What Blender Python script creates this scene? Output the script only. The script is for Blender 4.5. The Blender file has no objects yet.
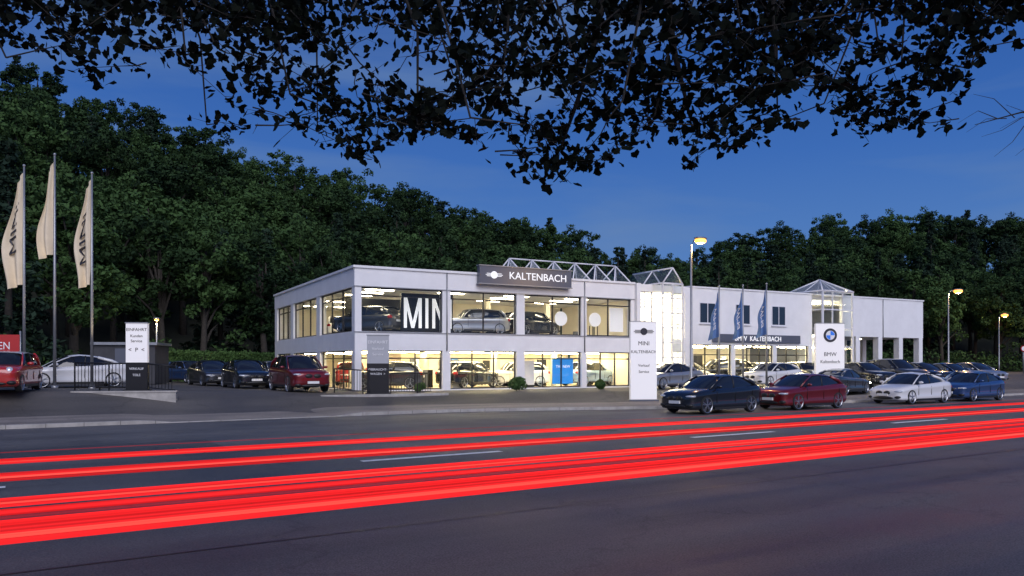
import bpy, math, random
from mathutils import Vector, Matrix, noise
R = random.Random(7)
D = bpy.data
scene = bpy.context.scene
col = scene.collection
VX, VY = math.cos(math.radians(57)), math.sin(math.radians(57))   # road runs along +X, viewpoint looks 57 deg off it

def lerp(a, b, t): return a + (b - a) * t
def clamp(x, a=0., b=1.): return max(a, min(b, x))
def sm(t): t = clamp(t); return t * t * (3 - 2 * t)
def table(tb, x):
    if x <= tb[0][0]: return tb[0][1]
    for (a, b), (c, d) in zip(tb, tb[1:]):
        if x <= c: return lerp(b, d, (x - a) / (c - a))
    return tb[-1][1]

# ------------------------------------------------------------ materials
def newmat(name):
    m = D.materials.new(name); m.use_nodes = True
    nt = m.node_tree
    return m, nt, nt.nodes['Principled BSDF']
def pmat(name, colr, rough=.6, metal=0., coat=0., emis=None, es=0., spec=.5, var=0., scale=3., bump=0., bscale=40.):
    m, nt, p = newmat(name)
    p.inputs['Base Color'].default_value = (*colr, 1)
    p.inputs['Roughness'].default_value = rough
    p.inputs['Metallic'].default_value = metal
    p.inputs['Coat Weight'].default_value = coat
    p.inputs['Coat Roughness'].default_value = .04
    p.inputs['Specular IOR Level'].default_value = spec
    if emis:
        p.inputs['Emission Color'].default_value = (*emis, 1)
        p.inputs['Emission Strength'].default_value = es
    if var or bump:
        tc = nt.nodes.new('ShaderNodeTexCoord')
    if var:
        n = nt.nodes.new('ShaderNodeTexNoise'); n.inputs['Scale'].default_value = scale
        n.inputs['Detail'].default_value = 6; n.inputs['Roughness'].default_value = .65
        nt.links.new(tc.outputs['Object'], n.inputs['Vector'])
        r = nt.nodes.new('ShaderNodeMapRange')
        r.inputs['From Min'].default_value = .3; r.inputs['From Max'].default_value = .7
        r.inputs['To Min'].default_value = 1 - var; r.inputs['To Max'].default_value = 1 + var
        nt.links.new(n.outputs['Fac'], r.inputs['Value'])
        mx = nt.nodes.new('ShaderNodeVectorMath'); mx.operation = 'SCALE'
        mx.inputs[0].default_value = colr
        nt.links.new(r.outputs['Result'], mx.inputs['Scale'])
        nt.links.new(mx.outputs['Vector'], p.inputs['Base Color'])
    if bump:
        n2 = nt.nodes.new('ShaderNodeTexNoise'); n2.inputs['Scale'].default_value = bscale
        n2.inputs['Detail'].default_value = 4
        nt.links.new(tc.outputs['Object'], n2.inputs['Vector'])
        b = nt.nodes.new('ShaderNodeBump'); b.inputs['Strength'].default_value = bump
        b.inputs['Distance'].default_value = .02
        nt.links.new(n2.outputs['Fac'], b.inputs['Height'])
        nt.links.new(b.outputs['Normal'], p.inputs['Normal'])
    return m

def asphalt(name, base, warm=(1, 1, 1), rough=.62):
    m, nt, p = newmat(name)
    N = nt.nodes; Lk = nt.links
    g = N.new('ShaderNodeNewGeometry')
    mp = N.new('ShaderNodeMapping'); mp.inputs['Scale'].default_value = (.12, .7, 1)
    Lk.new(g.outputs['Position'], mp.inputs['Vector'])
    n1 = N.new('ShaderNodeTexNoise'); n1.inputs['Scale'].default_value = 1.; n1.inputs['Detail'].default_value = 6
    Lk.new(mp.outputs['Vector'], n1.inputs['Vector'])
    n2 = N.new('ShaderNodeTexNoise'); n2.inputs['Scale'].default_value = 55; n2.inputs['Detail'].default_value = 3
    Lk.new(g.outputs['Position'], n2.inputs['Vector'])
    n3 = N.new('ShaderNodeTexNoise'); n3.inputs['Scale'].default_value = .45; n3.inputs['Detail'].default_value = 5
    Lk.new(g.outputs['Position'], n3.inputs['Vector'])
    vo = N.new('ShaderNodeTexVoronoi'); vo.feature = 'DISTANCE_TO_EDGE'; vo.inputs['Scale'].default_value = .22
    w = N.new('ShaderNodeTexNoise'); w.inputs['Scale'].default_value = 1.3; w.inputs['Detail'].default_value = 5
    Lk.new(g.outputs['Position'], w.inputs['Vector'])
    va = N.new('ShaderNodeVectorMath'); va.operation = 'MULTIPLY_ADD'
    va.inputs[1].default_value = (2.2, 2.2, 0)
    Lk.new(w.outputs['Color'], va.inputs[0]); Lk.new(g.outputs['Position'], va.inputs[2])
    Lk.new(va.outputs['Vector'], vo.inputs['Vector'])
    cr = N.new('ShaderNodeMapRange'); cr.inputs['From Min'].default_value = 0; cr.inputs['From Max'].default_value = .012
    cr.inputs['To Min'].default_value = .7; cr.inputs['To Max'].default_value = 1.
    Lk.new(vo.outputs['Distance'], cr.inputs['Value'])
    def mr(src, a, b):
        r = N.new('ShaderNodeMapRange'); r.inputs['From Min'].default_value = .3; r.inputs['From Max'].default_value = .7
        r.inputs['To Min'].default_value = a; r.inputs['To Max'].default_value = b
        Lk.new(src, r.inputs['Value']); return r.outputs['Result']
    def mul(a, b):
        q = N.new('ShaderNodeMath'); q.operation = 'MULTIPLY'; Lk.new(a, q.inputs[0]); Lk.new(b, q.inputs[1]); return q.outputs[0]
    f = mul(mul(mr(n1.outputs['Fac'], .7, 1.35), mr(n2.outputs['Fac'], .5, 1.6)), mul(mr(n3.outputs['Fac'], .8, 1.2), cr.outputs['Result']))
    s = N.new('ShaderNodeVectorMath'); s.operation = 'SCALE'
    s.inputs[0].default_value = tuple(base * k for k in warm)
    Lk.new(f, s.inputs['Scale']); Lk.new(s.outputs['Vector'], p.inputs['Base Color'])
    Lk.new(mr(n3.outputs['Fac'], rough - .1, rough + .12), p.inputs['Roughness'])
    b = N.new('ShaderNodeBump'); b.inputs['Strength'].default_value = .5; b.inputs['Distance'].default_value = .008
    Lk.new(n2.outputs['Fac'], b.inputs['Height']); Lk.new(b.outputs['Normal'], p.inputs['Normal'])
    return m

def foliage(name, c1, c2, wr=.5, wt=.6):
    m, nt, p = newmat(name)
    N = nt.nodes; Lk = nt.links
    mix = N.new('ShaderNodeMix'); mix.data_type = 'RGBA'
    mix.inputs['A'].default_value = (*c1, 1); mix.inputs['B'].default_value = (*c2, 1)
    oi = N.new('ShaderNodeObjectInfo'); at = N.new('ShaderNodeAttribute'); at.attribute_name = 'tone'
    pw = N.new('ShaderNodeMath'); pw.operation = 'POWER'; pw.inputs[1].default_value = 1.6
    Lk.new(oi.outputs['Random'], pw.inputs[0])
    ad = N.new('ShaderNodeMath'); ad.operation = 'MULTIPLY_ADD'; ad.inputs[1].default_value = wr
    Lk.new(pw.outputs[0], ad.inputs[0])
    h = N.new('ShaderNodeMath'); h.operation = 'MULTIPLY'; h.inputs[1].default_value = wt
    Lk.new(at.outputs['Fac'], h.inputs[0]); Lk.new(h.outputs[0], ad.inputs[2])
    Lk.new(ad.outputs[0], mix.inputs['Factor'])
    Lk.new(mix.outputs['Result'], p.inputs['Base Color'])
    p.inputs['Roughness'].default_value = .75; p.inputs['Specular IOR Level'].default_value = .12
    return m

def glassmat(name, tint=(.95, .97, .96), base=.04):
    m = D.materials.new(name); m.use_nodes = True; nt = m.node_tree; nt.nodes.clear()
    o = nt.nodes.new('ShaderNodeOutputMaterial'); t = nt.nodes.new('ShaderNodeBsdfTransparent')
    t.inputs['Color'].default_value = (*tint, 1)
    g = nt.nodes.new('ShaderNodeBsdfGlossy'); g.inputs['Roughness'].default_value = .02
    lw = nt.nodes.new('ShaderNodeLayerWeight'); lw.inputs['Blend'].default_value = .15
    a = nt.nodes.new('ShaderNodeMath'); a.operation = 'MULTIPLY_ADD'; a.inputs[1].default_value = .6; a.inputs[2].default_value = base
    mx = nt.nodes.new('ShaderNodeMixShader')
    nt.links.new(lw.outputs['Fresnel'], a.inputs[0]); nt.links.new(a.outputs[0], mx.inputs[0])
    nt.links.new(t.outputs[0], mx.inputs[1]); nt.links.new(g.outputs[0], mx.inputs[2]); nt.links.new(mx.outputs[0], o.inputs[0])
    return m

def trailmat(name, colr, strength, opac):
    m = D.materials.new(name); m.use_nodes = True; nt = m.node_tree; nt.nodes.clear()
    o = nt.nodes.new('ShaderNodeOutputMaterial'); t = nt.nodes.new('ShaderNodeBsdfTransparent')
    e = nt.nodes.new('ShaderNodeEmission'); e.inputs['Color'].default_value = (*colr, 1)
    g = nt.nodes.new('ShaderNodeNewGeometry'); mp = nt.nodes.new('ShaderNodeMapping')
    mp.inputs['Scale'].default_value = (.02, 3, 45)
    n = nt.nodes.new('ShaderNodeTexNoise'); n.inputs['Scale'].default_value = 1; n.inputs['Detail'].default_value = 2
    nt.links.new(g.outputs['Position'], mp.inputs['Vector']); nt.links.new(mp.outputs['Vector'], n.inputs['Vector'])
    r = nt.nodes.new('ShaderNodeMapRange'); r.inputs['From Min'].default_value = .35; r.inputs['From Max'].default_value = .65
    r.inputs['To Min'].default_value = strength * .6; r.inputs['To Max'].default_value = strength * 1.4
    nt.links.new(n.outputs['Fac'], r.inputs['Value']); nt.links.new(r.outputs['Result'], e.inputs['Strength'])
    mx = nt.nodes.new('ShaderNodeMixShader'); mx.inputs[0].default_value = opac
    nt.links.new(t.outputs[0], mx.inputs[1]); nt.links.new(e.outputs[0], mx.inputs[2]); nt.links.new(mx.outputs[0], o.inputs[0])
    return m

M_road = asphalt('road_asphalt', .082, (1.03, 1, .98))
M_lot = asphalt('lot_asphalt', .07, (1.06, .98, .9), .7)
M_walk = asphalt('pavement_asphalt', .17, (1.14, 1, .86), .75)
M_floor = pmat('forest_floor', (.022, .026, .015), .9, var=.4, scale=.6)
M_kerb = pmat('kerb_concrete', (.38, .36, .33), .8, var=.25, scale=2.5, bump=.3)
M_paint = pmat('road_marking', (.8, .8, .78), .6, var=.15, scale=7)
M_iron = pmat('cast_iron', (.03,.03,.03), .5, metal=.5, bump=.5, bscale=20)
M_patch = asphalt('asphalt_patch', .05, (1,1,1), .6)
M_wall = pmat('white_render', (.78, .78, .78), .75, var=.06, scale=.8, bump=.15)
M_wallin = pmat('interior_wall', (.82, .76, .62), .8, var=.05, scale=1)
M_tile = pmat('interior_floor', (.5, .46, .4), .25, var=.1, scale=1.5)
M_frame = pmat('dark_window_frame', (.03, .03, .035), .4, metal=.4)
M_wframe = pmat('white_window_frame', (.72, .72, .74), .4)
M_glass = glassmat('window_glass')
M_dkglass = pmat('dark_glass', (.02, .03, .045), .04, spec=.8)
M_ceil = pmat('ceiling_light', (1, 1, 1), .5, emis=(1, .80, .43), es=62)
M_ceil2 = pmat('ceiling_light_cool', (1, 1, 1), .5, emis=(1, .86, .58), es=38)
M_black = pmat('black_metal', (.015, .015, .017), .4, metal=.3)
M_steel = pmat('galvanised_steel', (.35, .36, .37), .45, metal=.7, var=.1)
M_sign = pmat('sign_grey', (.13, .14, .17), .35, metal=.3)
M_letter = pmat('sign_letters', (.8, .8, .8), .5, emis=(1, 1, 1), es=.5)
M_signw = pmat('sign_white_lit', (.75, .75, .75), .4, emis=(1, .93, .9), es=.26)
M_blue = pmat('blue_poster', (.02, .2, .6), .4, emis=(.05, .35, .9), es=.4)
M_bblue = pmat('badge_blue', (.02, .15, .6), .4, emis=(.02, .2, .8), es=.3)
M_cream = pmat('flag_cloth_cream', (.66, .57, .42), .8, var=.1, scale=2)
M_flagb = pmat('flag_cloth_blue', (.10, .2, .42), .8, var=.15, scale=2)
M_lamp = pmat('lamp_glow', (1, .6, .2), .5, emis=(1, .38, .06), es=2.6)
M_bark = pmat('bark', (.035, .03, .024), .9, var=.4, scale=6, bump=.6, bscale=20)
M_leafA = foliage('forest_leaves', (.006, .016, .008), (.05, .098, .03), .75, .5)
M_leafC = foliage('conifer_needles', (.006, .015, .011), (.026, .05, .028))
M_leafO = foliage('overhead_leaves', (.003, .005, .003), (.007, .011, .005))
M_hedge = foliage('hedge_leaves', (.03, .07, .02), (.09, .16, .05))
M_tr1 = trailmat('tail_light_trail', (1, .018, .02), 1.0, .88)
M_tr2 = trailmat('tail_light_trail_soft', (1, .012, .018), .5, .45)
M_tr3 = trailmat('tail_light_trail_core', (1, .09, .07), 1.2, .85)
M_dktext = pmat('dark_lettering', (.02,.02,.03), .5)
M_wtext = pmat('white_lettering', (.8,.8,.8), .5)

# ------------------------------------------------------------ mesh builder
class MB:
    def __init__(s): s.v = []; s.f = []; s.m = []; s.sm = []; s.tone = None
    def add(s, vs, fs, m=0, smooth=False):
        o = len(s.v); s.v += [tuple(q) for q in vs]
        for f in fs: s.f.append(tuple(i + o for i in f)); s.m.append(m); s.sm.append(smooth)
    def box(s, x0, x1, y0, y1, z0, z1, m=0):
        if x0 > x1: x0, x1 = x1, x0
        if y0 > y1: y0, y1 = y1, y0
        s.add([(x0,y0,z0),(x1,y0,z0),(x1,y1,z0),(x0,y1,z0),(x0,y0,z1),(x1,y0,z1),(x1,y1,z1),(x0,y1,z1)],
              [(0,3,2,1),(4,5,6,7),(0,1,5,4),(1,2,6,5),(2,3,7,6),(3,0,4,7)], m)
    def tube(s, pts, rad, n=8, m=0, cap=True):
        pts = [Vector(p) for p in pts]
        if not hasattr(rad, '__len__'): rad = [rad] * len(pts)
        vs = []
        for i, p in enumerate(pts):
            a = pts[max(i-1, 0)]; b = pts[min(i+1, len(pts)-1)]
            t = (b - a).normalized()
            up = Vector((0,0,1)) if abs(t.z) < .9 else Vector((1,0,0))
            x = t.cross(up).normalized(); y = x.cross(t)
            for k in range(n):
                an = 2*math.pi*(k+.5)/n
                vs.append(p + (x*math.cos(an) + y*math.sin(an))*rad[i])
        fs = []
        for i in range(len(pts)-1):
            for k in range(n):
                k2 = (k+1) % n
                fs.append((i*n+k, i*n+k2, (i+1)*n+k2, (i+1)*n+k))
        s.add(vs, fs, m, n > 5)
        if cap:
            o = len(s.v) - len(vs)
            s.f.append(tuple(o+k for k in range(n))[::-1]); s.m.append(m); s.sm.append(False)
            s.f.append(tuple(o+(len(pts)-1)*n+k for k in range(n))); s.m.append(m); s.sm.append(False)
    def ellip(s, c, r, m=0, nu=12, nv=7):
        vs = []
        for j in range(nv+1):
            ph = math.pi*j/nv
            for i in range(nu):
                th = 2*math.pi*i/nu
                vs.append((c[0]+r[0]*math.sin(ph)*math.cos(th), c[1]+r[1]*math.sin(ph)*math.sin(th), c[2]+r[2]*math.cos(ph)))
        fs = [(j*nu+i, (j+1)*nu+i, (j+1)*nu+(i+1)%nu, j*nu+(i+1)%nu) for j in range(nv) for i in range(nu)]
        s.add(vs, fs, m, True)
    def mesh(s, name, mats):
        me = D.meshes.new(name); me.from_pydata(s.v, [], s.f)
        for q in mats: me.materials.append(q)
        me.polygons.foreach_set('material_index', s.m)
        me.polygons.foreach_set('use_smooth', s.sm)
        if s.tone is not None:
            a = me.attributes.new('tone', 'FLOAT', 'POINT'); a.data.foreach_set('value', s.tone)
        me.update(); return me
    def obj(s, name, mats, parent=None, loc=(0,0,0), rz=0.):
        return mkobj(name, s.mesh(name, mats), parent, loc, rz)
def mkobj(name, me, parent=None, loc=(0,0,0), rz=0., sc=(1,1,1)):
    o = D.objects.new(name, me); col.objects.link(o)
    o.location = loc; o.rotation_euler = (0,0,rz); o.scale = sc
    if parent: o.parent = parent
    return o
def empty(name, loc=(0,0,0), rz=0.):
    o = D.objects.new(name, None); col.objects.link(o); o.location = loc; o.rotation_euler = (0,0,rz)
    o.empty_display_size = .5
    return o
def textmesh(name, s, size, mat, ext=.01, bold=0.):
    c = D.curves.new(name, 'FONT'); c.body = s; c.size = size; c.extrude = ext; c.align_x = 'CENTER'; c.align_y = 'CENTER'
    c.offset = bold
    t = D.objects.new(name, c); col.objects.link(t)
    bpy.context.view_layer.update()
    me = D.meshes.new_from_object(t.evaluated_get(bpy.context.evaluated_depsgraph_get()))
    D.objects.remove(t)
    me.materials.clear(); me.materials.append(mat)
    return me
def text(name, s, size, mat, parent, loc, rot, ext=.01, sx=1., bold=0.):
    o = mkobj(name, textmesh(name, s, size, mat, ext, bold), parent, loc); o.rotation_euler = rot; o.scale = (sx, 1, 1)
    return o

# ------------------------------------------------------------ terrain
PW = 4.0
def kerbY(X):
    return lerp(27., 22.9, sm((X - 13) / 16.))
def kerbH(X):   # dropped kerb at the driveway
    return lerp(.12, .03, sm((X - 3.6) / 1.0) * (1 - sm((X - 10) / 1.0)))
TARGET = [(-30, .95), (0, .9), (5, .8), (12, .6), (17, .5), (38, .5), (60, .7), (100, .9)]
def site(X, Y):
    k = kerbY(X)
    if Y <= k: return 0.
    if Y <= k + PW: return lerp(0, .10, (Y - k) / PW) * kerbH(X) / .12
    return lerp(.10 * kerbH(X) / .12, table(TARGET, X), sm((Y - k - PW) / 3.2))
SKY = [(-.656,.40),(-.58,.37),(-.53,.34),(-.45,.328),(-.387,.315),(-.349,.277),(-.27,.268),(-.21,.246),(-.144,.233),
       (-.08,.217),(-.015,.203),(.06,.183),(.138,.157),(.19,.149),(.228,.152),(.28,.170),(.37,.181),(.46,.197),(.55,.201),(.656,.199)]
FRONT = [(-.656,46),(-.45,60),(-.3,68),(-.14,72),(.1,84),(.25,92),(.5,104),(.66,104)]
def polar(X, Y):
    return X*VX + Y*VY, X*VY - Y*VX
def hill(X, Y):
    z = site(X, Y); d, s = polar(X, Y)
    if d < 25 or Y < 40: return z
    t = clamp(s/d, -1.1, 1.0); df = table(FRONT, t)
    f = clamp((d - df)/60)
    if d < df - 6: return z
    h = 1.9 + table(SKY, t)*(.6 + .4*f)*d - 14.5
    if f >= 1: h = 1.9 + table(SKY, t)*(df+60) - 14.5
    return lerp(z, max(z, h), sm((d - df + 6)/10))
def axis(segs):
    out = []
    for a, b, st in segs:
        n = max(1, round((b-a)/st)); out += [a + (b-a)*i/n for i in range(n)]
    out.append(segs[-1][1]); return out
xs = axis([(-600,-120,60),(-120,-30,6),(-30,90,1.5),(90,200,6),(200,800,60)])
ys = axis([(-300,-40,40),(-40,20,6),(20,62,.8),(62,220,5),(220,900,60)])
b = MB(); nx = len(xs)
b.v = [(x, y, hill(x, y)) for y in ys for x in xs]
for j in range(len(ys)-1):
    for i in range(nx-1):
        b.f.append((j*nx+i, j*nx+i+1, (j+1)*nx+i+1, (j+1)*nx+i))
        cx = (xs[i]+xs[i+1])/2; cy = (ys[j]+ys[j+1])/2; d, s = polar(cx, cy)
        lot = (cy > 18 and d > 10 and d < table(FRONT, s/max(d,1)) - 3 and -40 < cx < 110 and cy < 75)
        b.m.append(0 if lot else 1); b.sm.append(True)
b.obj('ground', [M_lot, M_floor])

b = MB()   # road
rx = axis([(-200,0,20),(0,40,1),(40,300,20)])
for a, c in zip(rx, rx[1:]):
    b.add([(a,2.5,.004),(c,2.5,.004),(c,kerbY(c)+.02,.004),(a,kerbY(a)+.02,.004)], [(0,1,2,3)])
b.obj('road', [M_road])
b = MB()
x = 5.8 - 9*12
while x < 180:
    b.add([(x,14.20,.012),(x+3.2,14.20,.012),(x+3.2,14.40,.012),(x,14.40,.012)], [(0,1,2,3)]); x += 9
b.obj('road_marking', [M_paint])
b = MB()
for (x0,x1,y0,y1) in ((-60,160,18.02,18.07),(-60,160,8.35,8.39)): b.add([(x0,y0,.0095),(x1,y0,.0095),(x1,y1,.0095),(x0,y1,.0095)], [(0,1,2,3)], 1)
for (x0,x1,y0,y1) in ((-1.5,4.2,18.3,20.6),(16,30,15.5,16.6),(11,12.6,11.8,13.3),(33,39,18.2,19.6)):
    b.add([(x0,y0,.008),(x1,y0,.008),(x1,y1,.008),(x0,y1,.008)], [(0,1,2,3)], 0)
b.obj('road_patch', [M_patch, M_black])
def manhole(X, Y, r=.31):
    q = MB(); q.tube([(X,Y,-.02),(X,Y,.0125)], r, 24, 1); q.tube([(X,Y,.0),(X,Y,.016)], r*.86, 24, 0); q.obj('manhole_cover', [M_iron, M_patch])
manhole(14.5,17.3); manhole(8.2,20.2); manhole(26,12.6); manhole(4.4,10.8)
b = MB()   # far pavement with kerb stones
sx = axis([(-120,-20,10),(-20,70,.5),(70,200,10)])
for a, c in zip(sx, sx[1:]):
    ka, kc = kerbY(a), kerbY(c); ha, hc = kerbH(a), kerbH(c)
    b.add([(a,ka,0),(c,kc,0),(c,kc,hc),(a,ka,ha),(c,kc+.18,hc),(a,ka+.18,ha)], [(0,1,2,3),(3,2,4,5)], 0)
    b.add([(a,ka+.18,ha-.004),(c,kc+.18,hc-.004),(c,kc+PW,hc),(a,ka+PW,ha),(a,ka+PW+.02,0),(c,kc+PW+.02,0)], [(0,1,2,3),(3,2,5,4)], 1)
    if abs(a - round(a)) < .01:
        b.add([(a,ka-.003,0),(a+.012,ka-.003,0),(a+.012,ka-.003,ha+.003),(a,ka-.003,ha+.003),(a+.012,ka+.18,ha+.003),(a,ka+.18,ha+.003)], [(0,1,2,3),(3,2,4,5)], 2)
b.obj('pavement', [M_kerb, M_walk, M_black])
b = MB()
b.box(-120,200,2.3,2.5,0,.12,0); b.box(-120,200,-1.5,2.3,0,.115,1)
b.obj('near_pavement', [M_kerb, M_walk])

# ------------------------------------------------------------ light trails (tail lights in a long exposure)
tr = empty('light_trail')
def ribbon(y, z0, z1, mat, nm):
    q = MB(); q.add([(-25,y,z0),(160,y,z0),(160,y,z1),(-25,y,z1)], [(0,1,2,3)])
    q.obj(nm, [mat], tr)
for i, (y, z0, z1, m) in enumerate([
    (6.05,.725,.885,M_tr1),(6.03,.77,.80,M_tr3),(6.62,.735,.83,M_tr2),(6.9,.775,.825,M_tr1),
    (7.5,.745,.82,M_tr1),(7.48,.775,.79,M_tr3),
    (9.5,.70,.79,M_tr1),(9.48,.735,.755,M_tr3),(10.95,.72,.785,M_tr1),(10.93,.745,.755,M_tr3),(11.2,.83,.84,M_tr2)]):
    ribbon(y, z0, z1, m, 'streak_%d' % i)

# ------------------------------------------------------------ cars
CM_glass = pmat('car_glass', (.012,.014,.018), .05, spec=.8)
CM_tyre = pmat('tyre', (.012,.012,.012), .85)
CM_rim = pmat('alloy_rim', (.4,.41,.43), .3, metal=.9)
CM_trim = pmat('car_black_trim', (.015,.015,.015), .5)
CM_head = pmat('headlamp', (.6,.63,.68), .1, metal=.3)
CM_tail = pmat('tail_lamp', (.35,.01,.01), .2)
CM_plate = pmat('number_plate', (.75,.75,.72), .5)
CM_on = pmat('headlamp_on', (1,1,1), .3, emis=(1,.93,.75), es=60)
paints = {
 'black': pmat('paint_black', (.012,.015,.022), .22, metal=.3, coat=1),
 'red': pmat('paint_dark_red', (.17,.008,.012), .3, metal=.4, coat=1),
 'bred': pmat('paint_red', (.4,.015,.012), .3, coat=1),
 'white': pmat('paint_white', (.68,.68,.68), .3, coat=1),
 'blue': pmat('paint_blue', (.03,.07,.19), .3, metal=.4, coat=1),
 'lblue': pmat('paint_pale_blue', (.22,.33,.48), .3, metal=.4, coat=1),
 'grey': pmat('paint_grey', (.07,.075,.085), .3, metal=.6, coat=1),
 'silver': pmat('paint_silver', (.4,.41,.43), .3, metal=.7, coat=1),
 'green': pmat('paint_green', (.02,.08,.04), .3, metal=.3, coat=1)}
SPEC = {
 'sedan': dict(st=[(2.34,.52,.34,.58),(2.31,.70,.24,.66),(2.18,.82,.18,.73),(1.9,.885,.16,.80),(1.4,.905,.16,.885),(.95,.91,.16,.94),(0,.915,.16,.965),(-.9,.915,.16,1.0),(-1.5,.91,.16,1.04),(-1.95,.88,.18,1.06),(-2.22,.82,.24,1.03),(-2.31,.74,.33,.9),(-2.34,.6,.4,.7)],
    g=(1.22,.30,-.95,-1.92,.94,1.43,.80,.60), wb=1.40, wr=.345),
 'hatch': dict(st=[(2.14,.54,.32,.62),(2.11,.72,.22,.72),(2.0,.82,.17,.80),(1.75,.88,.16,.865),(1.3,.9,.16,.92),(.95,.905,.16,.955),(0,.91,.16,.985),(-.9,.91,.16,1.02),(-1.5,.90,.16,1.06),(-1.88,.865,.18,1.07),(-2.08,.81,.25,1.02),(-2.14,.72,.36,.85)],
    g=(1.12,.25,-1.30,-2.0,.95,1.44,.79,.62), wb=1.33, wr=.345),
 'mini': dict(st=[(1.92,.52,.38,.68),(1.90,.69,.27,.78),(1.80,.79,.19,.86),(1.6,.845,.17,.90),(1.2,.86,.17,.935),(.8,.865,.17,.955),(0,.865,.17,.965),(-.9,.865,.17,.98),(-1.5,.86,.17,.99),(-1.8,.83,.19,.98),(-1.9,.75,.27,.93),(-1.93,.66,.38,.8)],
    g=(.98,.52,-1.42,-1.80,.93,1.42,.77,.65), wb=1.24, wr=.32),
 'suv': dict(st=[(2.28,.54,.42,.76),(2.25,.72,.30,.86),(2.12,.84,.25,.94),(1.85,.90,.23,1.0),(1.35,.92,.23,1.05),(1.0,.925,.23,1.08),(0,.925,.23,1.10),(-.9,.925,.23,1.13),(-1.6,.92,.23,1.16),(-2.0,.89,.25,1.16),(-2.2,.83,.32,1.1),(-2.26,.74,.42,.92)],
    g=(1.3,.5,-1.6,-2.16,1.06,1.66,.83,.65), wb=1.38, wr=.385)}
CMATS = [None, CM_glass, CM_tyre, CM_rim, CM_trim, CM_head, CM_tail, CM_plate, CM_on, None]
car_cache = {}
def car_parts(kind):
    if kind in car_cache: return car_cache[kind]
    S = SPEC[kind]; wb = S['wb']; wr = S['wr']
    body = MB(); rings = []
    for (x, hw, zb, zt) in S['st']:
        h = zt - zb
        half = [(0,zt+.035),(.45*hw,zt+.03),(.78*hw,zt+.012),(.91*hw,zt-.03),(.975*hw,zt-.10*h-.03),(1.0*hw,zt-.26*h),(.97*hw,zt-.34*h),(.965*hw,zb+.34*h),(1.0*hw,zb+.2*h),(.96*hw,zb+.06*h),(.86*hw,zb)]
        ring = [(x,y,z) for y,z in half] + [(x,0,zb)] + [(x,-y,z) for y,z in half[:0:-1]]
        rings.append(ring)
    n = len(rings[0]); vs = [p for r in rings for p in r]; fs = []
    for i in range(len(rings)-1):
        for k in range(n):
            fs.append((i*n+k, i*n+(k+1)%n, (i+1)*n+(k+1)%n, (i+1)*n+k))
    fs.append(tuple(range(n))[::-1]); fs.append(tuple((len(rings)-1)*n+k for k in range(n)))
    body.add(vs, fs, 0, True)
    me = body.mesh('car_body_'+kind, [CM_trim, CM_trim])
    ob = mkobj('tmp', me)
    sub = ob.modifiers.new('s', 'SUBSURF'); sub.levels = 1
    cut = MB()
    for sx_ in (1,-1):
        for sy in (1,-1):
            cut.tube([(sx_*wb, sy*.6, wr),(sx_*wb, sy*1.2, wr)], wr+.045, 28, 1)
    cm = cut.mesh('cut', [CM_trim, CM_trim]); co = mkobj('cut', cm)
    bo = ob.modifiers.new('b', 'BOOLEAN'); bo.object = co; bo.operation = 'DIFFERENCE'; bo.solver = 'EXACT'
    bpy.context.view_layer.update()
    ev = D.meshes.new_from_object(ob.evaluated_get(bpy.context.evaluated_depsgraph_get()))
    D.objects.remove(ob); D.objects.remove(co)
    P = MB()
    P.add([tuple(v.co) for v in ev.vertices], [tuple(p.vertices) for p in ev.polygons], 0, True)
    for i, p in enumerate(ev.polygons): P.m[i] = 4 if p.material_index == 1 else 0
    xb1, xt1, xt2, xb2, zb, zr, wbt, wt = S['g']
    drop = .03 if kind in ('mini',) else .07
    lvl = []
    for t in (0, .35, .7, 1):
        z = lerp(zb-.03, zr-.02, t); zk = z - drop*t + .05*(1-t)
        x1 = lerp(xb1, xt1, t) + .06*math.sin(math.pi*t); x2 = lerp(xb2, xt2, t) - .07*math.sin(math.pi*t)
        w = lerp(wbt, wt, t) + .03*math.sin(math.pi*t)
        lvl.append([(x1+.05,0,z),(x1,w*.6,z),(x1-.14,w*.95,z),(x1-.45,w,z),((x1+x2)/2,w*1.01,z),(x2+.45,w*.98,(z+zk)/2),(x2+.12,w*.9,zk),(x2,w*.55,zk),(x2-.03,0,zk),
             (x2,-w*.55,zk),(x2+.12,-w*.9,zk),(x2+.45,-w*.98,(z+zk)/2),((x1+x2)/2,-w*1.01,z),(x1-.45,-w,z),(x1-.14,-w*.95,z),(x1,-w*.6,z)])
    nn = 16; P.add([p for l in lvl for p in l], [(j*nn+k, j*nn+(k+1)%nn, (j+1)*nn+(k+1)%nn, (j+1)*nn+k) for j in range(3) for k in range(nn)], 1, True)
    rv = []; st = [xt1+.03, xt1-.15, lerp(xt1,xt2,.32), lerp(xt1,xt2,.65), xt2+.1, xt2-.07]
    zz = [zr-.035, zr+.0, zr+.03, zr+.02-drop*.3, zr-drop*.8, zr-.03-drop]
    for x_, z_ in zip(st, zz):
        for y_, dz in ((-1.04,-.05),(-.92,-.005),(-.5,.02),(0,.028),(.5,.02),(.92,-.005),(1.04,-.05)): rv.append((x_, y_*wt, z_+dz))
    P.add(rv, [(i*7+k, i*7+k+1, (i+1)*7+k+1, (i+1)*7+k) for i in range(5) for k in range(6)], 9, True)
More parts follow.
